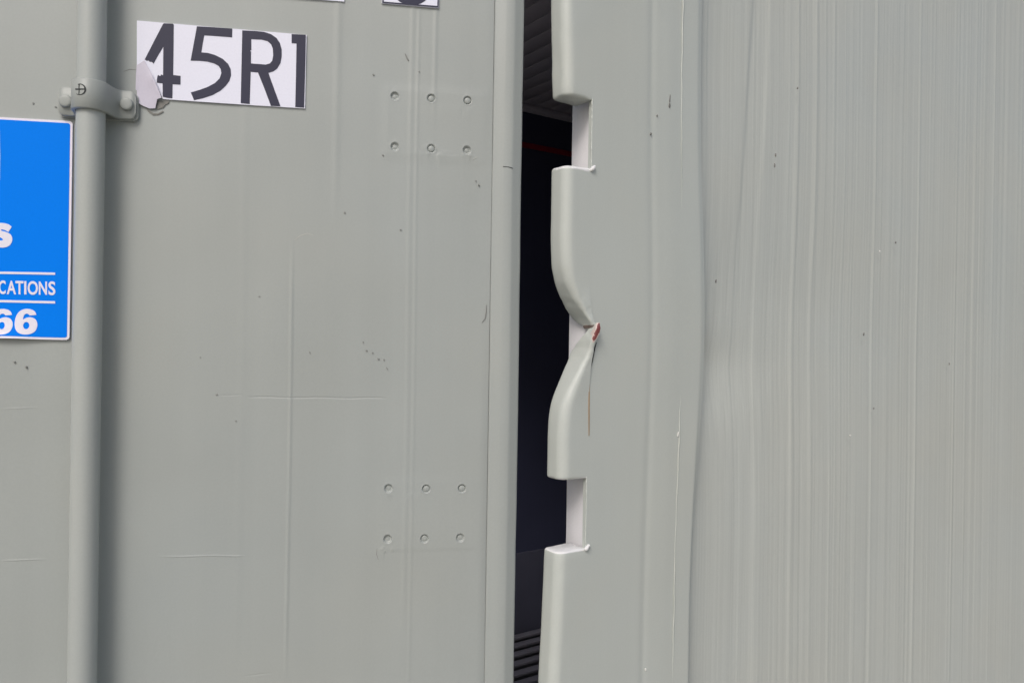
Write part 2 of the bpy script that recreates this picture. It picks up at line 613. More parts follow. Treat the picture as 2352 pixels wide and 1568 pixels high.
up = [(z_n1b, 0, BX1, 0, BY1, RC), (zpy(540), 0.0, BX1, 0, BY1, RC), (zpy(600), 0.0020, BX1, 0, BY1, RC),
      (zpy(640), 0.0072, 0.0470, 0, BY1, 0.0140), (zpy(673), 0.0165, 0.0475, -0.0006, 0.039, 0.0120),
      (zpy(705), 0.0300, 0.0490, -0.0018, 0.0385, 0.0085), (zpy(728), 0.0415, 0.0505, -0.0032, 0.038, 0.0050),
      (zpy(736), 0.0450, 0.0520, -0.0045, 0.0340, 0.0040), (zpy(741), 0.0470, 0.0525, -0.0046, 0.0270, 0.0035), (zpy(744), 0.0482, 0.0525, -0.0040, 0.0180, 0.0030)]
dn = [(z_n2t, 0, BX1, 0, BY1, RC), (zpy(1010), 0.0, BX1, 0, BY1, RC), (zpy(970), 0.0010, BX1, 0, BY1, RC),
      (zpy(933), 0.0045, BX1, -0.0003, BY1, 0.0140), (zpy(869), 0.0225, 0.0475, -0.0025, 0.039, 0.0100),
      (zpy(815), 0.0405, 0.0485, -0.0055, 0.038, 0.0055), (zpy(795), 0.0440, 0.0495, -0.0080, 0.030, 0.0045),
      (zpy(780), 0.0450, 0.0508, -0.0105, 0.021, 0.0045), (zpy(765), 0.0470, 0.0540, -0.0130, 0.011, 0.0045),
      (zpy(752), 0.0488, 0.0560, -0.0150, 0.004, 0.0045), (zpy(746), 0.0510, 0.0552, -0.0140, -0.002, 0.0030)]
zA, zB = zpy(790), zpy(744)


def crumple(x, y, z):
    w_ = math.exp(-((z - ZI) / 0.045) ** 2)
    v = mnoise.noise_vector(Vector((x, y, z)) * 55) * (0.0016 * w_ + 0.0002) * min(1, max(.15, (.05 - x) / .02) if w_ < .2 else 1)
    v2 = mnoise.noise_vector(Vector((x, y, z)) * 160) * (0.0011 * w_)
    return (x + v.x + v2.x, y + v.y + v2.y, z + v.z + v2.z)


def primer(x, y, z):
    c = Vector((0.0512, -0.013, zpy(761)))
    d = Vector(((x - c.x - (z - c.z) * 0.35) / 0.0048, (y - c.y) / 0.010, (z - c.z) / 0.0165))
    return max(0.0, 1.05 - d.length * 0.62)


def primer_up(x, y, z):
    return 0.35 * math.exp(-((z - zpy(744)) / 0.004) ** 2) if x > 0.042 else 0.0


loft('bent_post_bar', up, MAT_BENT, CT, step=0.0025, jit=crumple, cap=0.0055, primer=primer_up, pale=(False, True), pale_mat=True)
loft('bent_post_bar', dn, MAT_BENT, CT, step=0.0025, jit=crumple, cap=0.0035, primer=primer, pale=(True, False))

# torn underside and the crack running down from the fold, with a rust run below it
def side_strip(name, pts, mat, yoff, parent=CT):
    """narrow flat mark on the side plane: pts = (px, py, half width m)"""
    v, f = [], []
    for px, py, hw in pts:
        x, z = side(px, py)
        v += [(x - hw, yoff, z), (x + hw, yoff, z), (x - hw, yoff + .0006, z), (x + hw, yoff + .0006, z)]
    for i in range(len(pts) - 1):
        a = 4 * i
        f += [(a, a + 1, a + 5, a + 4), (a + 2, a + 6, a + 7, a + 3), (a, a + 4, a + 6, a + 2), (a + 1, a + 3, a + 7, a + 5)]
    f += [(0, 2, 3, 1), (4 * len(pts) - 4, 4 * len(pts) - 3, 4 * len(pts) - 1, 4 * len(pts) - 2)]
    return mesh_obj(name, v, f, mat, parent, smooth=False)


side_strip('crack', [(1368, 786, .0004), (1364, 800, .0008), (1361, 815, .0009), (1358, 830, .0009), (1354, 843, .0010), (1352, 856, .0006)], MAT_DARK, -0.0022)
side_strip('rust_run', [(1352, 850, .0006), (1352, 880, .0011), (1352, 920, .0010), (1352, 960, .0009), (1352, 1000, .0005)], MAT_RUST, -0.0012)

# weld beads round the cut ends
def cap_bead(z, sgn, r0, seed, mat, bulb=True):
    pts = []
    sec = section(0.0022, 0.048, 0.0022, 0.034, 0.013, 0.006)
    sec = sec[:19]
    pts = [(x, y, z + sgn * 0.0012 + 0.0004 * math.sin(i * .9 + seed)) for i, (x, y) in enumerate(sec)]
    tube('weld_bead', pts, r0, mat, CT, jit=.10, seed=seed)
    if bulb:
        bp = [(0.044 + .001 * k, -0.0008 - .0003 * k, z + sgn * (0.0015 + .0012 * k)) for k in range(8)]
        tube('weld_bead', bp, lambda i: .0032 - .0003 * abs(i - 3), mat, CT, jit=.15, seed=seed + 9)

cap_bead(z_n1t, -1, 0.0018, 3, MAT_POST, False)
cap_bead(z_n1b, 1, 0.0024, 4, MAT_CUT)
cap_bead(z_n2t, -1, 0.0018, 5, MAT_POST, False)
cap_bead(z_n2b, 1, 0.0020, 6, MAT_CUT)
for i, (za, zb) in enumerate(((z_n1b, z_n1t), (z_n2b, z_n2t))):
    n_ = 46
    pts = [(0.0468 + 0.0004 * math.sin(k * 2.1), 0.0012, za + (zb - za) * k / (n_ - 1)) for k in range(n_)]
    tube('cut_edge_bead', pts, 0.0013, MAT_POST, CT, jit=.35, seed=20 + i)

# thin weld running down the plate, nearly worn flat half way
def seam_size(z):
    return 1.0 - .72 * float(sstep(zpy(1010, 1555), zpy(930, 1555), z) * (1 - sstep(zpy(420, 1555), zpy(250, 1555), z)))


pts = []
for k in range(150):
    z = Z_BOT + .7 + (Z_TOP - Z_BOT - .75) * k / 149
    x = 0.2300 + float(push(z, 0.0100, 0.25))
    pts.append((x + 0.0005 * math.sin(k * 1.3), -0.0002 + 0.0004 * math.sin(k * .37), z))
tube('weld_seam', pts, lambda i: (.0010 + .0004 * math.sin(i * .21) * math.sin(i * .063 + 1)) * seam_size(pts[i][2]), MAT_POST, CT, jit=.25, seed=77, seg=8)

# white post behind the cut-aways
box_obj('inner_post', (0.056, 0.130, 0.0090, 0.0590, FLOOR_Z, CEIL_Z - .004), MAT_WHITE_POST, CT, bev=0.003)

# ---- side wall
rng = np.random.RandomState(11)
xs = np.unique(np.concatenate([np.linspace(0.262, 0.60, 170), np.linspace(0.60, 1.75, 430), np.linspace(1.75, LEN, 60)]))
zs = np.unique(np.concatenate([np.linspace(Z_BOT, 0.75, 8), np.linspace(0.75, 2.65, 120), np.linspace(2.65, Z_TOP, 6)]))
X, Zg = np.meshgrid(xs, zs)
Yw = np.full_like(X, 0.0040)
edge = plate_edge(Zg)
rel = X - edge
# pushed in behind the plate edge, deepest level with the impact
depth = 0.008 + push(Zg, 0.015, 0.20) + 0.006 * sstep(1.85, 2.2, Zg)
zd = zpy(845, 1620)
rp = np.clip(rel, -.003, None)
Yw += 0.006 + depth * (1 - np.exp(-(rp + .003) / 0.026)) * np.exp(-rp / .30)
Yw += 0.018 * np.exp(-((Zg - zd) / np.where(Zg > zd, .045, .075)) ** 2) * (1 - np.exp(-(rp + .003) / 0.022)) * np.exp(-rp / .075)
Yw += 0.0035 * vnoise(X, Zg, 0.35, 9, 2) * np.exp(-np.clip(rel - .1, 0, None) / .3)


def curve(pts):
    a = np.array([side(px, py) for px, py in pts])
    o = np.argsort(a[:, 1])
    return lambda z: np.interp(z, a[o, 1], a[o, 0])

crease = curve([(1752, -60), (1750, 0), (1735, 217), (1725, 400), (1713, 560), (1708, 855), (1706, 1022), (1703, 1200), (1700, 1400), (1697, 1600)])
ridge = curve([(1788, -60), (1785, 0), (1777, 200), (1761, 467), (1754, 700), (1750, 1000), (1744, 1300), (1741, 1600)])
cr, rd = crease(Zg), ridge(Zg)
def fold(c, wd, fall):
    return np.exp(-np.clip(X - c, 0, None) / fall) / (1 + np.exp(-np.clip((X - c) / wd, -40, 40)))

Yw += 0.0022 * fold(cr, 0.0022, 0.05) * (0.35 + 0.65 * sstep(1.75, 2.1, Zg))
Yw += -0.0014 * fold(rd, 0.0025, 0.03)
# rolled streaks of the sheet
S = np.zeros_like(X)
for k in range(230):
    xk = 0.30 + 1.5 * rng.rand()
    wk = 0.0020 + 0.006 * rng.rand() ** 2
    ak = (0.00010 + 0.00030 * rng.rand() ** 1.5) * rng.choice([-1, 1]) * (wk / 0.006) ** .5
    ph, fr_ = rng.rand() * 6, 1.2 + 3 * rng.rand()
    mod = 0.62 + 0.38 * np.sin(Zg * fr_ + ph)
    S += ak * mod * np.exp(-((X - xk - 0.003 * np.sin(Zg * 1.3 + ph)) / wk) ** 2)
for px in (1850, 1893, 1935, 2030, 2128, 2215, 2300):       # the bolder light ridges
    xk, _ = side(px, 0)
    S += -0.00075 * np.exp(-((X - xk - 0.0016 * np.sin(Zg * 2 + px)) / 0.0050) ** 2) * (0.8 + .2 * np.sin(3 * Zg + px))
Yw += S * 1.25
front = np.stack([X, Yw, Zg], -1).reshape(-1, 3)
nu, nv = len(xs), len(zs)
mesh_obj('side_wall', front, grid_faces(nu, nv), MAT_WALL, CT)
box_obj('side_wall_core', (0.30, LEN, 0.055, 0.066, Z_BOT, Z_TOP), MAT_LINING, CT)

# ---- the rest of the shell
box_obj('roof', (0.0, LEN, 0.0, WID, Z_TOP, Z_TOP + .05), MAT_STEEL, CT)
box_obj('end_wall', (LEN, LEN + .05, 0.0, WID, Z_BOT, Z_TOP), MAT_STEEL, CT)
box_obj('far_side_wall', (0.0, LEN, 2.372, WID, Z_BOT, Z_TOP), MAT_STEEL, CT)
box_obj('floor_base', (0.02, LEN, 0.0345, 2.371, Z_BOT, FLOOR_Z - .062), MAT_STEEL, CT)
box_obj('rear_header', (0.012, .11, 0.078, 2.36, CEIL_Z + .003, Z_TOP - .003), MAT_POST, CT)
box_obj('lining_panel', (0.137, LEN - .02, 0.068, 0.0745, FLOOR_Z - .06, CEIL_Z), MAT_LINING, CT)
box_obj('lining_panel', (0.03, LEN - .02, 2.352, 2.371, FLOOR_Z - .06, CEIL_Z), MAT_LINING, CT)
box_obj('ceiling', (0.12, LEN - .02, 0.078, 2.350, CEIL_Z + .004, CEIL_Z + .06), MAT_CEIL, CT)
# ceiling boards laid across, with open joints
bm = bmesh.new()
box(bm, 0, .086, 0.080, 2.290, CEIL_Z - .008, CEIL_Z + .003, bev=.0008)
brd = bm_obj('ceiling_board', bm, MAT_CEIL, CT)
brd.location.x = 0.14
for k in range(1, 40):
    c = brd.copy()
    COL.objects.link(c)
    c.location.x = 0.14 + .0885 * k
# coving along the far side, dark lining below it
box_obj('coving', (0.14, LEN - .03, 2.292, 2.351, CEIL_Z - .035, CEIL_Z + .002), MAT_CEIL, CT, bev=.012)
zr = CAM_Z + 1.0
box_obj('load_line', (0.05, LEN - .03, 2.3495, 2.3515, 2.672, 2.700), MAT_RED, CT)
box_obj('kick_strip', (0.05, LEN - .03, 2.340, 2.3515, FLOOR_Z - .05, 0.60), MAT_KICK, CT, bev=.003)
# T-section floor bars
bm = bmesh.new()
box(bm, 0.06, LEN - .03, -.022, .022, FLOOR_Z - .012, FLOOR_Z, bev=.002)
box(bm, 0.06, LEN - .03, -.005, .005, FLOOR_Z - .062, FLOOR_Z - .011)
fb = bm_obj('floor_bar', bm, MAT_TBAR, CT)
fb.location.y = 0.12
for k in range(1, 26):
    c = fb.copy()
    COL.objects.link(c)
    c.location.y = 0.12 + .087 * k

# small scuffs and chips on the post and wall
def side_chip(px, py, w_, h, mat, y=-0.0012, name='scuff', tilt=0.0):
    x, z = side(px, py)
    k = 9
    rg = random.Random(int(px * 7 + py))
    pts = []
    for i in range(k):
        a = 2 * math.pi * i / k
        rr = 1 + rg.uniform(-.3, .3)
        dx, dz = w_ * rr * math.cos(a), h * rr * math.sin(a)
        pts.append((x + dx + tilt * dz, z + dz))
    return pts, y, mat, name

chips = [side_chip(1537, 243, .0022, .0042, MAT_SCUFF), side_chip(1538, 228, .0009, .008, MAT_SCUFF, tilt=.1),
         side_chip(1495, 308, .0014, .0020, MAT_SCUFF), side_chip(1509, 266, .001, .0018, MAT_SCUFF),
         side_chip(1783, 356, .0016, .003, MAT_SCUFF, y=.0005), side_chip(1781, 380, .0010, .004, MAT_SCUFF, y=.0005),
         side_chip(1650, 645, .0014, .003, MAT_SCUFF, y=.004), side_chip(2060, 557, .0022, .0022, MAT_SCUFF, y=.0018),
         side_chip(2024, 577, .0024, .0018, MAT_CHIP, y=.0018), side_chip(1987, 768, .0015, .0035, MAT_SCUFF, y=.0018),
         side_chip(2183, 836, .0018, .003, MAT_SCUFF, y=.0018), side_chip(2010, 938, .002, .0018, MAT_SCUFF, y=.0018),
         side_chip(1956, 1000, .002, .0018, MAT_CHIP, y=.0018), side_chip(1557, 997, .0012, .005, MAT_CHIP, y=-.0018, tilt=.3),
         side_chip(1483, 1536, .0016, .0020, MAT_CHIP), side_chip(1835, 202, .0018, .0022, MAT_SCUFF, y=.0018)]
for mat, nm in ((MAT_SCUFF, 'scuff_marks'), (MAT_CHIP, 'chip_marks')):
    v, f = [], []
    for pts, y, m_, _ in chips:
        if m_ is not mat:
            continue
        b0, k = len(v), len(pts)
        cx, cz = sum(p[0] for p in pts) / k, sum(p[1] for p in pts) / k
        v += [(p[0], y + .0016, p[1]) for p in pts] + [(cx + (p[0] - cx) * .8, y, cz + (p[1] - cz) * .8) for p in pts]
        f += [(b0 + i, b0 + (i + 1) % k, b0 + k + (i + 1) % k, b0 + k + i) for i in range(k)]
        f.append(tuple(b0 + k + i for i in range(k)))
    mesh_obj(nm, v, f, mat, CT, smooth=False, kind='stuff')

# ================================================================== DOOR
DR = empty('container_door', (0, DOOR_Y, 0), DOOR_A,
           'grey container door leaf with lock rod, hinges gone, standing ajar beside the post', 'door')
U0, UC = -1.16, door(1124, 784)[0]          # left end, crack before the edge strip
UE = door(1194, 784)[0]                     # hinge-side silhouette
DZ0, DZ1 = 0.26, 2.86

holes = [(907, 221), (990.5, 226), (1074, 231), (907, 337), (990.5, 341.5), (1072.5, 345),
         (892.5, 1121), (979, 1122), (1061, 1121), (890.5, 1237), (975, 1236), (1057, 1234)]
hole_uz = [door(px, py) for px, py in holes]
HR = 0.0060


def dense(vals, base, half, step):
    out = [base]
    for v in vals:
        out.append(np.arange(v - half, v + half + 1e-9, step))
    a = np.unique(np.concatenate(out))
    keep = [a[0]]
    for v in a[1:]:
        if v - keep[-1] > 0.00035:
            keep.append(v)
    return np.array(keep)

ridges = [(665, 1000, 0.000935, 0.0022, 520, 1600, 250), (775, 200, 0.000595, 0.005, -400, 560, 250), (946, 150, 0.00042, 0.0030, -400, 1500, 300),
          (957, 400, 0.00040, 0.0022, -100, 1800, 200), (1000, 100, 0.00051, 0.003, -400, 330, 150), (560, 500, 0.00034, 0.006, 0, 1600, 200)]
rid = [(door(a, b)[0], h, wd, door(a, y0)[1], door(a, y1)[1], sf) for a, b, h, wd, y0, y1, sf in ridges]
scr = [((570, 911.5), (890, 914), -0.0004), ((495, 909), (560, 905), -0.0002), ((372, 1277), (566, 1275), 0.00045), ((0, 1286), (103, 1285), 0.0004),
       ((0, 938), (85, 936), 0.00025), ((560, 1553), (625, 1545), -0.0003)]
scr_uz = [(door(*a), door(*b), h) for a, b, h in scr]
us = dense([h[0] for h in hole_uz], np.linspace(U0, UC, 190), 0.0085, 0.0009)
us = dense([r_[0] for r_ in rid], us, 0.007, 0.0010)
zs = dense([h[1] for h in hole_uz], np.unique(np.concatenate([np.linspace(DZ0, 1.15, 10), np.linspace(1.15, 2.25, 130), np.linspace(2.25, DZ1, 8)])), 0.0085, 0.0009)
zs = dense([s_[0][1] for s_ in scr_uz] + [s_[1][1] for s_ in scr_uz], zs, 0.0032, 0.0005)
us[-1] = UC
U, Zg = np.meshgrid(us, zs)
H = 0.0011 * vnoise(U, Zg, 0.30, 3, 3) + 0.0003 * vnoise(U, Zg * .15, 0.05, 4, 2)
for u_, h, wd, za, zb, sf in rid:
    H += h * np.exp(-((U - u_ - 0.0006 * np.sin(Zg * 9)) / wd) ** 2) * sstep(zb - .001, zb + .12, Zg) * (1 - sstep(za - .12, za + .001, Zg))
for (a, b), hgt in (((884, 202), (1112, 372)), 0.0007), (((872, 1103), (1092, 1258)), 0.0003):
    ua, za = door(*a)
    ub, zb = door(*b)
    H += hgt * sstep(ua - .0015, ua + .0015, U) * (1 - sstep(ub - .002, ub + .002, U)) * sstep(zb - .004, zb + .003, Zg) * (1 - sstep(za - .002, za + .003, Zg))
# rough welds and blobs left round the hinge pads
blob = 0.5 + 0.5 * vnoise(U, Zg, 0.007, 21, 2)
for px, py, ru, rz, hh in ((1020, 362, .030, .014, .0007), (1030, 254, .040, .005, .0006), (1085, 252, .02, .004, .0007), (915, 1137, .04, .004, .0004), (885, 1265, .010, .018, .0006), (1090, 365, .012, .006, .0007)):
    cu, cz = door(px, py)
    H += hh * np.clip(blob - .45, 0, 1) * 2 * np.exp(-((U - cu) / ru) ** 2 - ((Zg - cz) / rz) ** 2)
rg = random.Random(5)
for (hu, hz) in hole_uz:
    r_ = np.sqrt((U - hu) ** 2 + (Zg - hz) ** 2)
    H += 0.00015 * np.exp(-((r_ - HR * 1.12) / 0.0012) ** 2)
    H -= 0.0030 * (1 - sstep(HR * .66, HR * 1.03, r_))
for (a, b, h) in scr_uz:
    t = np.clip((U - a[0]) / (b[0] - a[0]), 0, 1)
    zc = a[1] + (b[1] - a[1]) * t + 0.0005 * np.sin(U * 90)
    fade = sstep(a[0] - .002, a[0] + .012, U) * (1 - sstep(b[0] - .012, b[0] + .002, U))
    H += h * np.exp(-((Zg - zc) / 0.0008) ** 2) * fade
H *= (1 - sstep(UC - .004, UC, U))
H -= 0.0012 * sstep(UC - .003, UC, U)
V = np.stack([U, -H, Zg], -1).reshape(-1, 3)
nu, nv = len(us), len(zs)
mesh_obj('door_panel', V, grid_faces(nu, nv), MAT_DOOR, DR)
box_obj('door_core', (U0, UE - .02, 0.012, 0.082, DZ0, DZ1), MAT_STEEL, DR)

# old bolt stubs left in the hinge holes
for i, (hu, hz) in enumerate(hole_uz):
    dp = (0.0024, 0.0012, 0.0006, 0.0022, 0.0004, 0.0026, 0.0022, 0.0008, 0.0007, 0.0024, 0.0010, 0.0012)[i]
    rr = HR * (.62 if dp > .002 else .70)
    lathe('bolt_stub', [(rr, -0.005), (rr, -dp - .0006), (rr * .8, -dp), (rr * .4, -dp + .0003), (0.0004, -dp + .0004)], (hu, 0, hz), MAT_DOOR, DR, seg=20)

# hinge-side edge strip
UW = UE - UC
prof = [(UC - .0002, .0120), (UC + .0002, .0030), (UC + .0009, .0006), (UC + .0025, -.0004)]
for k in range(6):       # low shoulder, rising towards the viewer
    t = k / 5
    prof.append((UC + .004 + (UW * .36 - .004) * t, -.0006 - .0030 * t))
prof += [(UC + UW * .40, -.0039), (UC + UW * .52, -.0040), (UC + UW * .62, -.0038), (UC + UW * .67, -.0032)]
for k in range(1, 7):    # chamfer falling to the hinge side
    t = k / 6
    prof.append((UC + UW * (.67 + .30 * t), -.0032 + .0082 * t))
prof += [(UE - .0002, .0068), (UE, .0085), (UE, .03), (UE, .085)]
zz = np.concatenate([np.linspace(DZ0, 1.1, 8), np.linspace(1.12, 2.25, 120), np.linspace(2.3, DZ1, 6)])
V = []
for z in zz:
    wv = 0.0009 * mnoise.noise(Vector((0, 3.3, z * 4.5))) + 0.0004 * mnoise.noise(Vector((0, 1.3, z * 17)))
    for i, (u, n_) in enumerate(prof):
        f_ = i / (len(prof) - 1)
        V.append((u + wv * (1 if i > 3 else .35), n_ + .0004 * mnoise.noise(Vector((u * 30, 7, z * 6))), z))
mesh_obj('edge_strip', V, grid_faces(len(prof), len(zz)), MAT_DOOR, DR, sharp=60)
side_u, side_z = door(1164, 385)
sheet('scratch', [(side_u - .006, side_z + .0006), (side_u + .002, side_z + .0004), (side_u + .008, side_z - .0012), (side_u + .008, side_z - .0019),
                  (side_u + .001, side_z - .0004), (side_u - .006, side_z - .0002)], [], MAT_DARK, DR, 0.0042)
box_obj('rubber_seal', (U0, UE - .004, 0.0855, 0.100, DZ0 + .02, DZ1 - .02), MAT_SEAL, DR)

def door_strip(name, pts, hw, mat, n_=.0008):
    v, f = [], []
    m = len(pts)
    q = [door(*p) for p in pts]
    for i, (u, z) in enumerate(q):
        u0, z0 = q[max(i - 1, 0)]
        u1, z1 = q[min(i + 1, m - 1)]
        l = math.hypot(u1 - u0, z1 - z0) + 1e-9
        k = hw * (.35 if i in (0, m - 1) else 1)
        a, b = -(z1 - z0) / l * k, (u1 - u0) / l * k
        v += [(u + a, -n_, z + b), (u - a, -n_, z - b), (u + a, .0014, z + b), (u - a, .0014, z - b)]
    for i in range(m - 1):
        a = 4 * i
        f += [(a, a + 1, a + 5, a + 4), (a, a + 4, a + 6, a + 2), (a + 1, a + 3, a + 7, a + 5)]
    return mesh_obj(name, v, f, mat, DR, smooth=False)

MAT_SCRATCH = paint('scratch_pale', (0.47, 0.48, 0.44), rough=0.5, streak=0, blotch=0.05, specks=False)
for p in ([(676, 552), (690, 541), (706, 536), (722, 541)], [(1086, 367), (1094, 362), (1097, 362)], [(618, 735), (622, 742), (619, 752)]):
    door_strip('scratch', p, .0005, MAT_SCRATCH, .0004)
for p in ([(1107, 740), (1114, 732), (1117, 715), (1117, 700)], [(866, 1258), (865, 1272), (869, 1284)], [(284, 165), (298, 160), (313, 161)]):
    door_strip('scratch', p, .00035, MAT_SCUFF, .0005)

# lock rod
RN, RR = 0.0305, 0.0166
ru = door(225.7, 500)[0]
zz = np.linspace(0.30, 2.84, 60)
V = []
SEG = 56
for z in zz:
    for k in range(SEG):
        a = 2 * math.pi * k / SEG
        V.append((ru + RR * math.cos(a) + .0002 * math.sin(z * 7), -RN + RR * math.sin(a), z))
F = grid_faces(SEG, len(zz), wrap=True) + [tuple(range(SEG)), tuple((len(zz) - 1) * SEG + k for k in range(SEG))]
mesh_obj('lock_rod', V, F, MAT_ROD, DR, sharp=60)

# clamp over the rod
ZC = door(290, 245.5)[1]
HH = 0.0182
CR = RR + .0052
outer = []
EAR_N, EAR_W = -.0098, 0.0465
for k in range(8):
    outer.append((-EAR_W + (EAR_W - .0305) * k / 7, EAR_N))
def bez(p0, p1, p2, p3, n=9):
    o = []
    for k in range(1, n):
        t = k / n
        o.append(tuple((1 - t)**3 * p0[i] + 3 * (1 - t)**2 * t * p1[i] + 3 * (1 - t) * t * t * p2[i] + t**3 * p3[i] for i in range(2)))
    return o
a0 = R(200)
pA = (CR * math.cos(a0), -RN - CR * math.sin(a0) * 1.0)
aL = (CR * math.cos(R(165)), -RN - CR * math.sin(R(165)))
outer += bez((-.0305, EAR_N), (-.0255, EAR_N), (-.0245, -.016), aL)
for k in range(19):
    a = R(165 - 150 * k / 18)
    outer.append((CR * math.cos(a), -RN - CR * math.sin(a)))
aR = (CR * math.cos(R(15)), -RN - CR * math.sin(R(15)))
outer += bez(aR, (.0245, -.016), (.0255, EAR_N), (.0305, EAR_N))
for k in range(8):
    outer.append((.0305 + (EAR_W - .0305) * k / 7, EAR_N))
V = []
npf = len(outer)
TH = 0.0046
ring = []
for i, (x, n_) in enumerate(outer):
    p0, p1 = outer[max(i - 1, 0)], outer[min(i + 1, npf - 1)]
    tx, tn = p1[0] - p0[0], p1[1] - p0[1]
    l = math.hypot(tx, tn)
    nx, nn = -tn / l, tx / l          # towards the door
    if nn < 0 and abs(x) > .028:
        nx, nn = -nx, -nn
    d = EAR_W - abs(x)
    rc_ = .0075
    hh = HH if d > rc_ else HH - rc_ + math.sqrt(max(0, rc_**2 - (rc_ - d)**2))
    e = .0010
    o_, in_ = (x, n_), (x + nx * TH, n_ + nn * TH)
    oe = (x + nx * e, n_ + nn * e)
    V += [(ru + o_[0], o_[1], ZC + hh - e), (ru + oe[0], oe[1], ZC + hh), (ru + in_[0], in_[1], ZC + hh),
          (ru + in_[0], in_[1], ZC - hh), (ru + oe[0], oe[1], ZC - hh), (ru + o_[0], o_[1], ZC - hh + e)]
F = grid_faces(6, npf, wrap=True) + [tuple(range(6)), tuple((npf - 1) * 6 + k for k in range(6))]
MAT_CLAMP = paint('clamp_paint', (0.340, 0.360, 0.335), rough=0.42, streak=0.03, blotch=0.10, streak_scale=(60, 60, 20))
CL = mesh_obj('rod_clamp', V, F, MAT_CLAMP, DR, sharp=55)
base_pts = rrect(ru - .0480, ru + .0482, ZC - HH - .0012, ZC + HH - .002, .007)
sheet('clamp_base', base_pts, [], MAT_CLAMP, DR, 0.0052, thick=.0055)
for px, py in ((150, 232), (290, 239)):
    bu, bz = door(px, py, -0.013)
    br = .0080
    lathe('clamp_bolt', [(br, -.001), (br, .0032), (br * .94, .0046), (br * .80, .0052), (br * .5, .0054), (.0006, .0055)], (bu, EAR_N, bz), MAT_CLAMP, CL)
# the mark stamped in black on the band: a half-worn ring with a cross
mu, mz = 0.0, ZC + .0035


def on_band(dx, dz, lift=.0004):
    a = R(90) + R(13) - dx / CR
    rr = CR + lift
    return (ru + rr * math.cos(a), -RN - rr * math.sin(a), mz + dz)


def band_stroke(pts, wd):
    """stroke polyline on the band"""
    v, f = [], []
    n_ = len(pts)
    for i, (x, z, k) in enumerate(pts):
        x0, z0, _ = pts[max(i - 1, 0)]
        x1, z1, _ = pts[min(i + 1, n_ - 1)]
        l = math.hypot(x1 - x0, z1 - z0) + 1e-9
        px_, pz = -(z1 - z0) / l * wd * k / 2, (x1 - x0) / l * wd * k / 2
        v += [on_band(x + px_, z + pz), on_band(x - px_, z - pz), on_band(x + px_, z + pz, -.0003), on_band(x - px_, z - pz, -.0003)]
    for i in range(n_ - 1):
        a = 4 * i
        f += [(a, a + 1, a + 5, a + 4), (a, a + 4, a + 6, a + 2), (a + 1, a + 3, a + 7, a + 5)]
    return v, f

mk_v, mk_f = [], []
rm = .0066
strokes = [([(rm * math.cos(R(a)) - .0002, rm * math.sin(R(a)), .45 + .75 * math.cos(R(a)) ** 2 if abs(a) < 90 else .35) for a in range(-128, 118, 8)], .0017),
           ([(-.0066, .0006, .7), (-.005, .0004, 1.0), (0, .0002, 1.0), (.0064, .0004, 1.0)], .0016),
           ([(-.0012, -.0062, .7), (-.0011, -.002, .8), (-.0012, .003, .8), (-.0010, .0064, .8)], .0013)]
for p, wd in strokes:
    v, f = band_stroke(p, wd)
    mk_f += [tuple(i + len(mk_v) for i in q) for q in f]
    mk_v += v
mesh_obj('stamped_mark', mk_v, mk_f, MAT_MARK, CL, smooth=False)

# specks and dents on the door
specks = [(77, 238, .0016, .0015), (128, 246, .001, .001), (933, 129, .0008, .004), (936, 136, .0011, .003), (858, 172, .0016, .0012), (963, 165, .001, .001), (792, 489, .0012, .0016),
          (920, 528, .0012, .0010), (596, 681, .0017, .0008), (542, 966, .0012, .0012), (60, 843, .0014, .0012), (33, 831, .0012, .001), (834, 786, .0009, .0011), (842, 805, .0014, .001),
          (856, 810, .0013, .0007), (869, 824, .0020, .0010), (882, 826, .0010, .0016), (889, 846, .0007, .0022), (498, 906, .0018, .0012), (712, 810, .0012, .0025), (460, 820, .0006, .0005),
          (1100, 425, .0013, .0014), (1093, 415, .0008, .0010), (880, 357, .0012, .0010)]
v, f = [], []
for px, py, a, b in specks:
    cu, cz = door(px, py)
    rg = random.Random(int(px * 3 + py))
    k, b0 = 9, len(v)
    o = [(a * (1 + rg.uniform(-.35, .35)) * math.cos(2 * math.pi * i / k), b * (1 + rg.uniform(-.35, .35)) * math.sin(2 * math.pi * i / k)) for i in range(k)]
    t = -.5 if b > 2 * a else 0
    v += [(cu + x + t * z, .0014, cz + z) for x, z in o] + [(cu + (x + t * z) * .8, -.0014, cz + z * .8) for x, z in o]
    f += [(b0 + i, b0 + (i + 1) % k, b0 + k + (i + 1) % k, b0 + k + i) for i in range(k)]
    f.append(tuple(b0 + k + i for i in range(k)))
mesh_obj('dirt_specks', v, f, MAT_SPECK, DR, smooth=False, kind='stuff')

# ================================================================== STICKERS ON THE DOOR
DOOR_MW = Matrix.Translation((0, DOOR_Y, 0)) @ Matrix.Rotation(DOOR_A, 4, 'Z')


def sticker_empty(name, u, z, label, cat):
    e = empty(name, DOOR_MW @ Vector((u, 0, z)), DOOR_A, label, cat)
    return e


def adopt(o, e, u, z):
    """shift a mesh made in door coordinates into the sticker's own frame"""
    o.data.transform(Matrix.Translation((-u, 0, -z)))
    o.parent = e
    return o


# ---- type code
def cA(cx, cy):
    return door((420 + cx / 4.1263) * .72593, (50 + cy / 4.1263) * .72593)

su, sz = cA(1160, 640)
ST = sticker_empty('code_sticker', su, sz, 'torn white sticker reading 45R1 in black, one corner peeling', 'sticker')


def lay(name, pts, hl, mat, n_, thick=.0003, tf=None, e=ST, u=su, z=sz, fn=cA):
    return adopt(sheet(name, [fn(*p) for p in pts], [[fn(*p) for p in h] for h in hl], mat, None, n_, thick, tf), e, u, z)

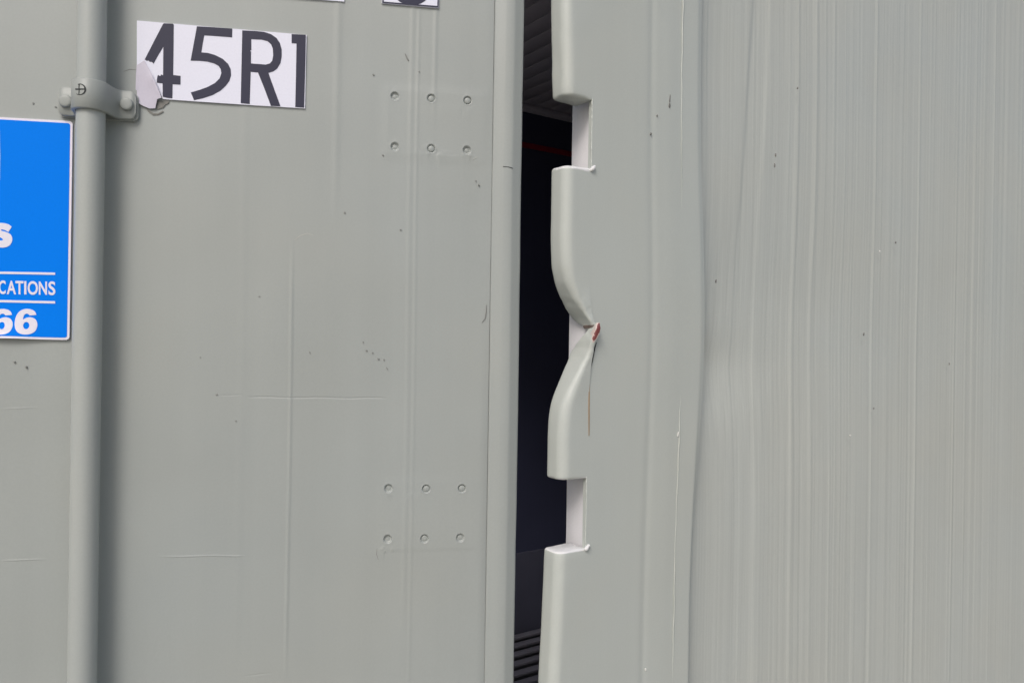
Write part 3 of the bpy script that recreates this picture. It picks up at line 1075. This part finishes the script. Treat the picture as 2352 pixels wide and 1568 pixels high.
NS = 0.0026
lay('backing', [(62, 75), (800, 138), (1500, 197), (2272, 262), (2262, 740), (2252, 1218), (1500, 1172), (800, 1125), (400, 1096), (340, 960), (250, 760), (62, 668)], [], MAT_WHITE, NS, .0022)
NL = NS + .0004
four = [(405, 120), (420, 113), (530, 117), (543, 130), (540, 460), (535, 785), (632, 797), (630, 910), (528, 905), (525, 1088), (460, 1082), (400, 1068), (398, 893), (322, 884),
        (326, 830), (332, 800), (342, 784), (358, 797), (372, 797), (378, 778), (404, 790), (406, 600), (408, 415), (345, 520), (280, 637), (255, 612), (228, 612), (215, 596), (190, 600), (165, 584), (285, 350)]
five = [(845, 152), (1075, 165), (1305, 182), (1303, 295), (1120, 280), (940, 268), (920, 380), (902, 492), (985, 498), (1080, 525), (1180, 575), (1250, 640), (1285, 710), (1289, 790), (1268, 860), (1220, 925),
        (1150, 990), (1050, 1045), (930, 1085), (808, 1112), (765, 1012), (870, 982), (985, 940), (1080, 890), (1140, 830), (1163, 760), (1155, 710), (1125, 665), (1070, 635), (980, 610), (880, 600), (763, 598), (805, 370)]
arr = [(1435, 205), (1600, 212), (1720, 225), (1810, 255), (1880, 303), (1925, 370), (1948, 450), (1948, 545), (1932, 630), (1890, 700), (1840, 738), (1775, 757), (1850, 965), (1932, 1190), (1808, 1186),
       (1725, 965), (1640, 752), (1545, 743), (1538, 960), (1532, 1162), (1415, 1150), (1425, 680)]
arr_h = [(1552, 318), (1690, 325), (1765, 345), (1810, 385), (1832, 440), (1838, 530), (1825, 600), (1795, 635), (1740, 650), (1548, 635), (1549, 482), (1535, 466), (1553, 462)]
one = [(2078, 252), (2262, 262), (2258, 560), (2240, 1210), (2125, 1200), (2134, 800), (2142, 375), (2078, 370)]
for p, h in ((four, []), (five, []), (arr, [arr_h]), (one, [])):
    lay('character', p, h, MAT_BLACK, NL, .0006)
# the peeling corner, curled a little off the door
fa, fb_ = cA(165, 600), cA(395, 1095)


def curl(u, z):
    t = (z - fa[1]) / (fb_[1] - fa[1])
    uc = fa[0] + (fb_[0] - fa[0]) * t
    d = max(0.0, 1 - abs(u - uc) / .018)
    return .0008 + .0032 * d ** 1.5 * min(1, max(0.25, t * 2))

flap = [(62, 660), (95, 645), (130, 620), (165, 600), (200, 665), (240, 740), (275, 805), (310, 880), (340, 950), (370, 1030), (395, 1090), (332, 1105), (318, 1150), (305, 1220), (230, 1222), (140, 1185), (65, 1142), (64, 990), (48, 975), (52, 800)]
# finer sheet: split the outline into a fan of small faces
bm = bmesh.new()
vs_ = [bm.verts.new((cA(*p)[0], 0, cA(*p)[1])) for p in flap]
bm.faces.new(vs_)
bmesh.ops.triangulate(bm, faces=bm.faces)
for _ in range(3):
    bmesh.ops.subdivide_edges(bm, edges=bm.edges[:], cuts=1, use_grid_fill=True)
for v in bm.verts:
    v.co.y = -NS - curl(v.co.x, v.co.z) - .0004 * mnoise.noise(v.co * 130)
r_ = bmesh.ops.extrude_face_region(bm, geom=bm.faces[:])
for v in [q for q in r_['geom'] if isinstance(q, bmesh.types.BMVert)]:
    v.co.y += .0004
adopt(bm_obj('peeling_corner', bm, MAT_FLAP, None), ST, su, sz)
lay('glue_and_flap_shadow', [(330, 1112), (480, 1118), (468, 1150), (430, 1165), (400, 1205), (330, 1225), (310, 1215)], [], MAT_GLUE_SHADE, .0014, .0022)  # glue smudge and the lifted flap's shadow, both painted as dark patches
lay('glue_and_flap_shadow', [(180, 1215), (270, 1275), (330, 1280), (395, 1245), (405, 1258), (340, 1297), (265, 1300), (200, 1250)], [], MAT_GLUE_SHADE, .0012, .0022)

# ---- white sticker at the top, mostly above the picture
wu, wz = door(791, 6)
WS = sticker_empty('blank_sticker', wu - .07, wz + .03, 'plain white sticker high on the door, right of the 45R1 sticker', 'sticker')
adopt(sheet('backing', [(wu - .15, wz - .0005), (wu, wz), (wu, wz + .07), (wu - .15, wz + .07)], [], MAT_WHITE, None, NS, .0022), WS, wu - .07, wz + .03)

# ---- framed sticker with a dark disc
def cB(cx, cy):
    return door((960 + cx / 4.9) * .72593, cy / 4.9 * .72593)
bu, bz = cB(1660, -300)
BS = sticker_empty('disc_sticker', bu, bz, 'square white sticker with thin black frame round a dark disc, above the bolt holes', 'sticker')
fB = dict(e=BS, u=bu, z=bz, fn=cB)
lay('backing', [(1215, -740), (2118, -690), (2098, 140), (1215, 66)], [], MAT_WHITE, NS, .0022, **fB)
lay('frame_line', [(1222, -733), (2112, -683), (2094, 135), (1222, 62)], [[(1246, -705), (2088, -655), (2074, 110), (1246, 44)]], MAT_BLACK, NL, .0006, **fB)
lay('disc', [(1680 + 331 * math.cos(R(a)), -232 + 331 * math.sin(R(a))) for a in range(0, 360, 6)], [], MAT_BLACK, NL + .0001, .0006, **fB)

# ---- blue sign behind the lock rod
gu = door(165.2, 500)[0]
gz1 = door(120, 277)[1]
gz0 = door(120, 780)[1]
gl = gu - 0.34
cxs, czs = (gl + gu) / 2, (gz0 + gz1) / 2
SG = sticker_empty('blue_sign', cxs, czs, 'blue vinyl sign with white border and lettering, left of the lock rod', 'sign')
u_curl, _ = door(20, 775)


def sag(u, z):
    return .0045 * math.exp(-((u - u_curl) / .030) ** 2) * max(0, 1 - (z - gz0) / .045) ** 2


def grid_sheet(name, u0, u1, z0, z1, r, n_, mat, thick):
    """rounded sheet that follows the curl of its lower edge"""
    o = rrect(u0, u1, z0, z1, r)
    bm = bmesh.new()
    bm.faces.new([bm.verts.new((p[0], 0, p[1])) for p in o])
    for k in range(1, 60):
        g_ = bm.verts[:] + bm.edges[:] + bm.faces[:]
        bmesh.ops.bisect_plane(bm, geom=g_, plane_co=(u0 + (u1 - u0) * k / 60, 0, 0), plane_no=(1, 0, 0))
    for k in range(1, 12):
        g_ = bm.verts[:] + bm.edges[:] + bm.faces[:]
        bmesh.ops.bisect_plane(bm, geom=g_, plane_co=(0, 0, z0 + .05 * k / 11), plane_no=(0, 0, 1))
    for v in bm.verts:
        lift = sag(v.co.x, v.co.z)
        v.co.y = -n_ - lift
        v.co.z += lift * .25
    r_ = bmesh.ops.extrude_face_region(bm, geom=bm.faces[:])
    for v in [q for q in r_['geom'] if isinstance(q, bmesh.types.BMVert)]:
        v.co.y += thick
    return adopt(bm_obj(name, bm, mat, None, sharp=40), SG, cxs, czs)

grid_sheet('border', gl, gu, gz0, gz1, .0045, .0024, MAT_SIGN_WHITE, .0020)
grid_sheet('face', gl + .0028, gu - .0028, gz0 + .0030, gz1 - .0030, .0030, .0028, MAT_BLUE, .0006)


def letter_sheet(name, outline, hl=()):
    return lay(name, outline, list(hl), MAT_SIGN_WHITE, .0032, .0005, tf=sag, e=SG, u=cxs, z=czs, fn=door)

for (a, b, h) in (((-70, 625.5), (129, 629), 5.2), ((-70, 690), (129, 694.5), 5.4)):
    letter_sheet('rule_line', [(a[0], a[1] - h / 2), (b[0], b[1] - h / 2), (b[0], b[1] + h / 2), (a[0], a[1] + h / 2)])


def text_outlines(s, offset, font_size=1.0):
    cu_ = bpy.data.curves.new('lettering', 'FONT')
    cu_.body = s
    cu_.size = font_size
    cu_.offset = offset
    cu_.resolution_u = 6
    o = bpy.data.objects.new('lettering', cu_)
    COL.objects.link(o)
    dg = bpy.context.evaluated_depsgraph_get()
    me = bpy.data.meshes.new_from_object(o.evaluated_get(dg))
    bpy.data.objects.remove(o)
    return me


def text_on_door(name, s, box_px, offset, shear=0.0):
    """one character fitted into a box of the photograph (x0, y0, x1, y1, slope)"""
    me = text_outlines(s, offset)
    co = np.array([v.co for v in me.vertices])
    mn, mx = co.min(0), co.max(0)
    x0, y0, x1, y1 = box_px
    out = []
    for c in co:
        a, b = (c[0] - mn[0]) / (mx[0] - mn[0]), (c[1] - mn[1]) / (mx[1] - mn[1])
        u, z = door(x0 + (x1 - x0) * a + shear * (b - .5), y1 + (y0 - y1) * b + 0.017 * (x1 - x0) * (a - .5))
        out.append((u, z))
    for v, (u, z) in zip(me.vertices, out):
        v.co = (u, -.0032 - sag(u, z), z)
    bm = bmesh.new()
    bm.from_mesh(me)
    bpy.data.meshes.remove(me)
    r_ = bmesh.ops.extrude_face_region(bm, geom=bm.faces[:])
    for v in [q for q in r_['geom'] if isinstance(q, bmesh.types.BMVert)]:
        v.co.y += .0005
    for q in bm.faces:
        q.smooth = False
    return adopt(bm_obj(name, bm, MAT_SIGN_WHITE, None, smooth=False), SG, cxs, czs)

SX = 270 / 941 * .72593
def cS(cx, cy):
    return (cx * SX, (660 + cy * SX / .72593) * .72593)
for ch, (x0, y0, x1, y1) in (('C', (0, 793, 76, 944)), ('A', (88, 797, 190, 946)), ('T', (184, 799, 272, 946)), ('I', (280, 801, 304, 947)),
                             ('O', (318, 800, 430, 952)), ('N', (440, 805, 530, 951)), ('S', (546, 804, 622, 956))):
    a, b = cS(x0, y0), cS(x1, y1)
    text_on_door('letter', ch, (a[0], a[1], b[0], b[1]), 0.022)
def spl(pts, n=5):
    """closed Catmull-Rom curve through the points"""
    o, m = [], len(pts)
    for i in range(m):
        p = [pts[(i + k - 1) % m] for k in range(4)]
        for j in range(n):
            t = j / n
            o.append(tuple(.5 * (2 * p[1][q] + (p[2][q] - p[0][q]) * t + (2 * p[0][q] - 5 * p[1][q] + 4 * p[2][q] - p[3][q]) * t * t
                                 + (3 * p[1][q] - p[0][q] - 3 * p[2][q] + p[3][q]) * t ** 3) for q in range(2)))
    return o


def six(dx):
    out = [(412, 1172)] + spl_open([(412, 1172), (400, 1140), (370, 1117), (320, 1106), (268, 1112), (222, 1140), (192, 1190), (180, 1255), (186, 1310),
                                    (210, 1355), (250, 1380), (305, 1388), (360, 1378), (402, 1350), (424, 1300), (422, 1255), (400, 1218), (362, 1200),
                                    (320, 1200), (282, 1215), (268, 1228)]) + spl_open([(268, 1228), (272, 1195), (285, 1168), (308, 1158), (328, 1164), (340, 1178)])
    hole = [(306 + 34 * math.cos(R(k * 20)), 1289 + 40 * math.sin(R(k * 20))) for k in range(18)]
    return [cS(x + dx, y) for x, y in out], [cS(x + dx, y) for x, y in hole]


def spl_open(pts, n=4):
    ext = [pts[0]] + pts + [pts[-1]]
    o = []
    for i in range(1, len(ext) - 2):
        p = ext[i - 1:i + 3]
        for j in range(n):
            t = j / n
            o.append(tuple(.5 * (2 * p[1][q] + (p[2][q] - p[0][q]) * t + (2 * p[0][q] - 5 * p[1][q] + 4 * p[2][q] - p[3][q]) * t * t
                                 + (3 * p[1][q] - p[0][q] - 3 * p[2][q] + p[3][q]) * t ** 3) for q in range(2)))
    return o[1:] + [pts[-1]]

for dx in (0, -266):
    o, h = six(dx)
    letter_sheet('digit', o, [h])
ess = [(142, 205)] + spl_open([(142, 205), (110, 180), (60, 165), (0, 162), (-50, 175), (-85, 205), (-90, 250), (-60, 285), (-10, 308), (30, 328), (47, 345), (30, 355), (-20, 350), (-70, 332)]) + \
    spl_open([(-100, 385), (-60, 415), (0, 430), (60, 432), (110, 415), (142, 375), (147, 325), (125, 285), (75, 260), (35, 250), (22, 240), (40, 234), (75, 245), (105, 262)])
letter_sheet('letter', [cS(*p) for p in ess])
# tail of another white shape at the very left of the sign
letter_sheet('letter', [(-30, 300), (2.0, 300), (3.2, 360), (2.4, 415), (-30, 415)])
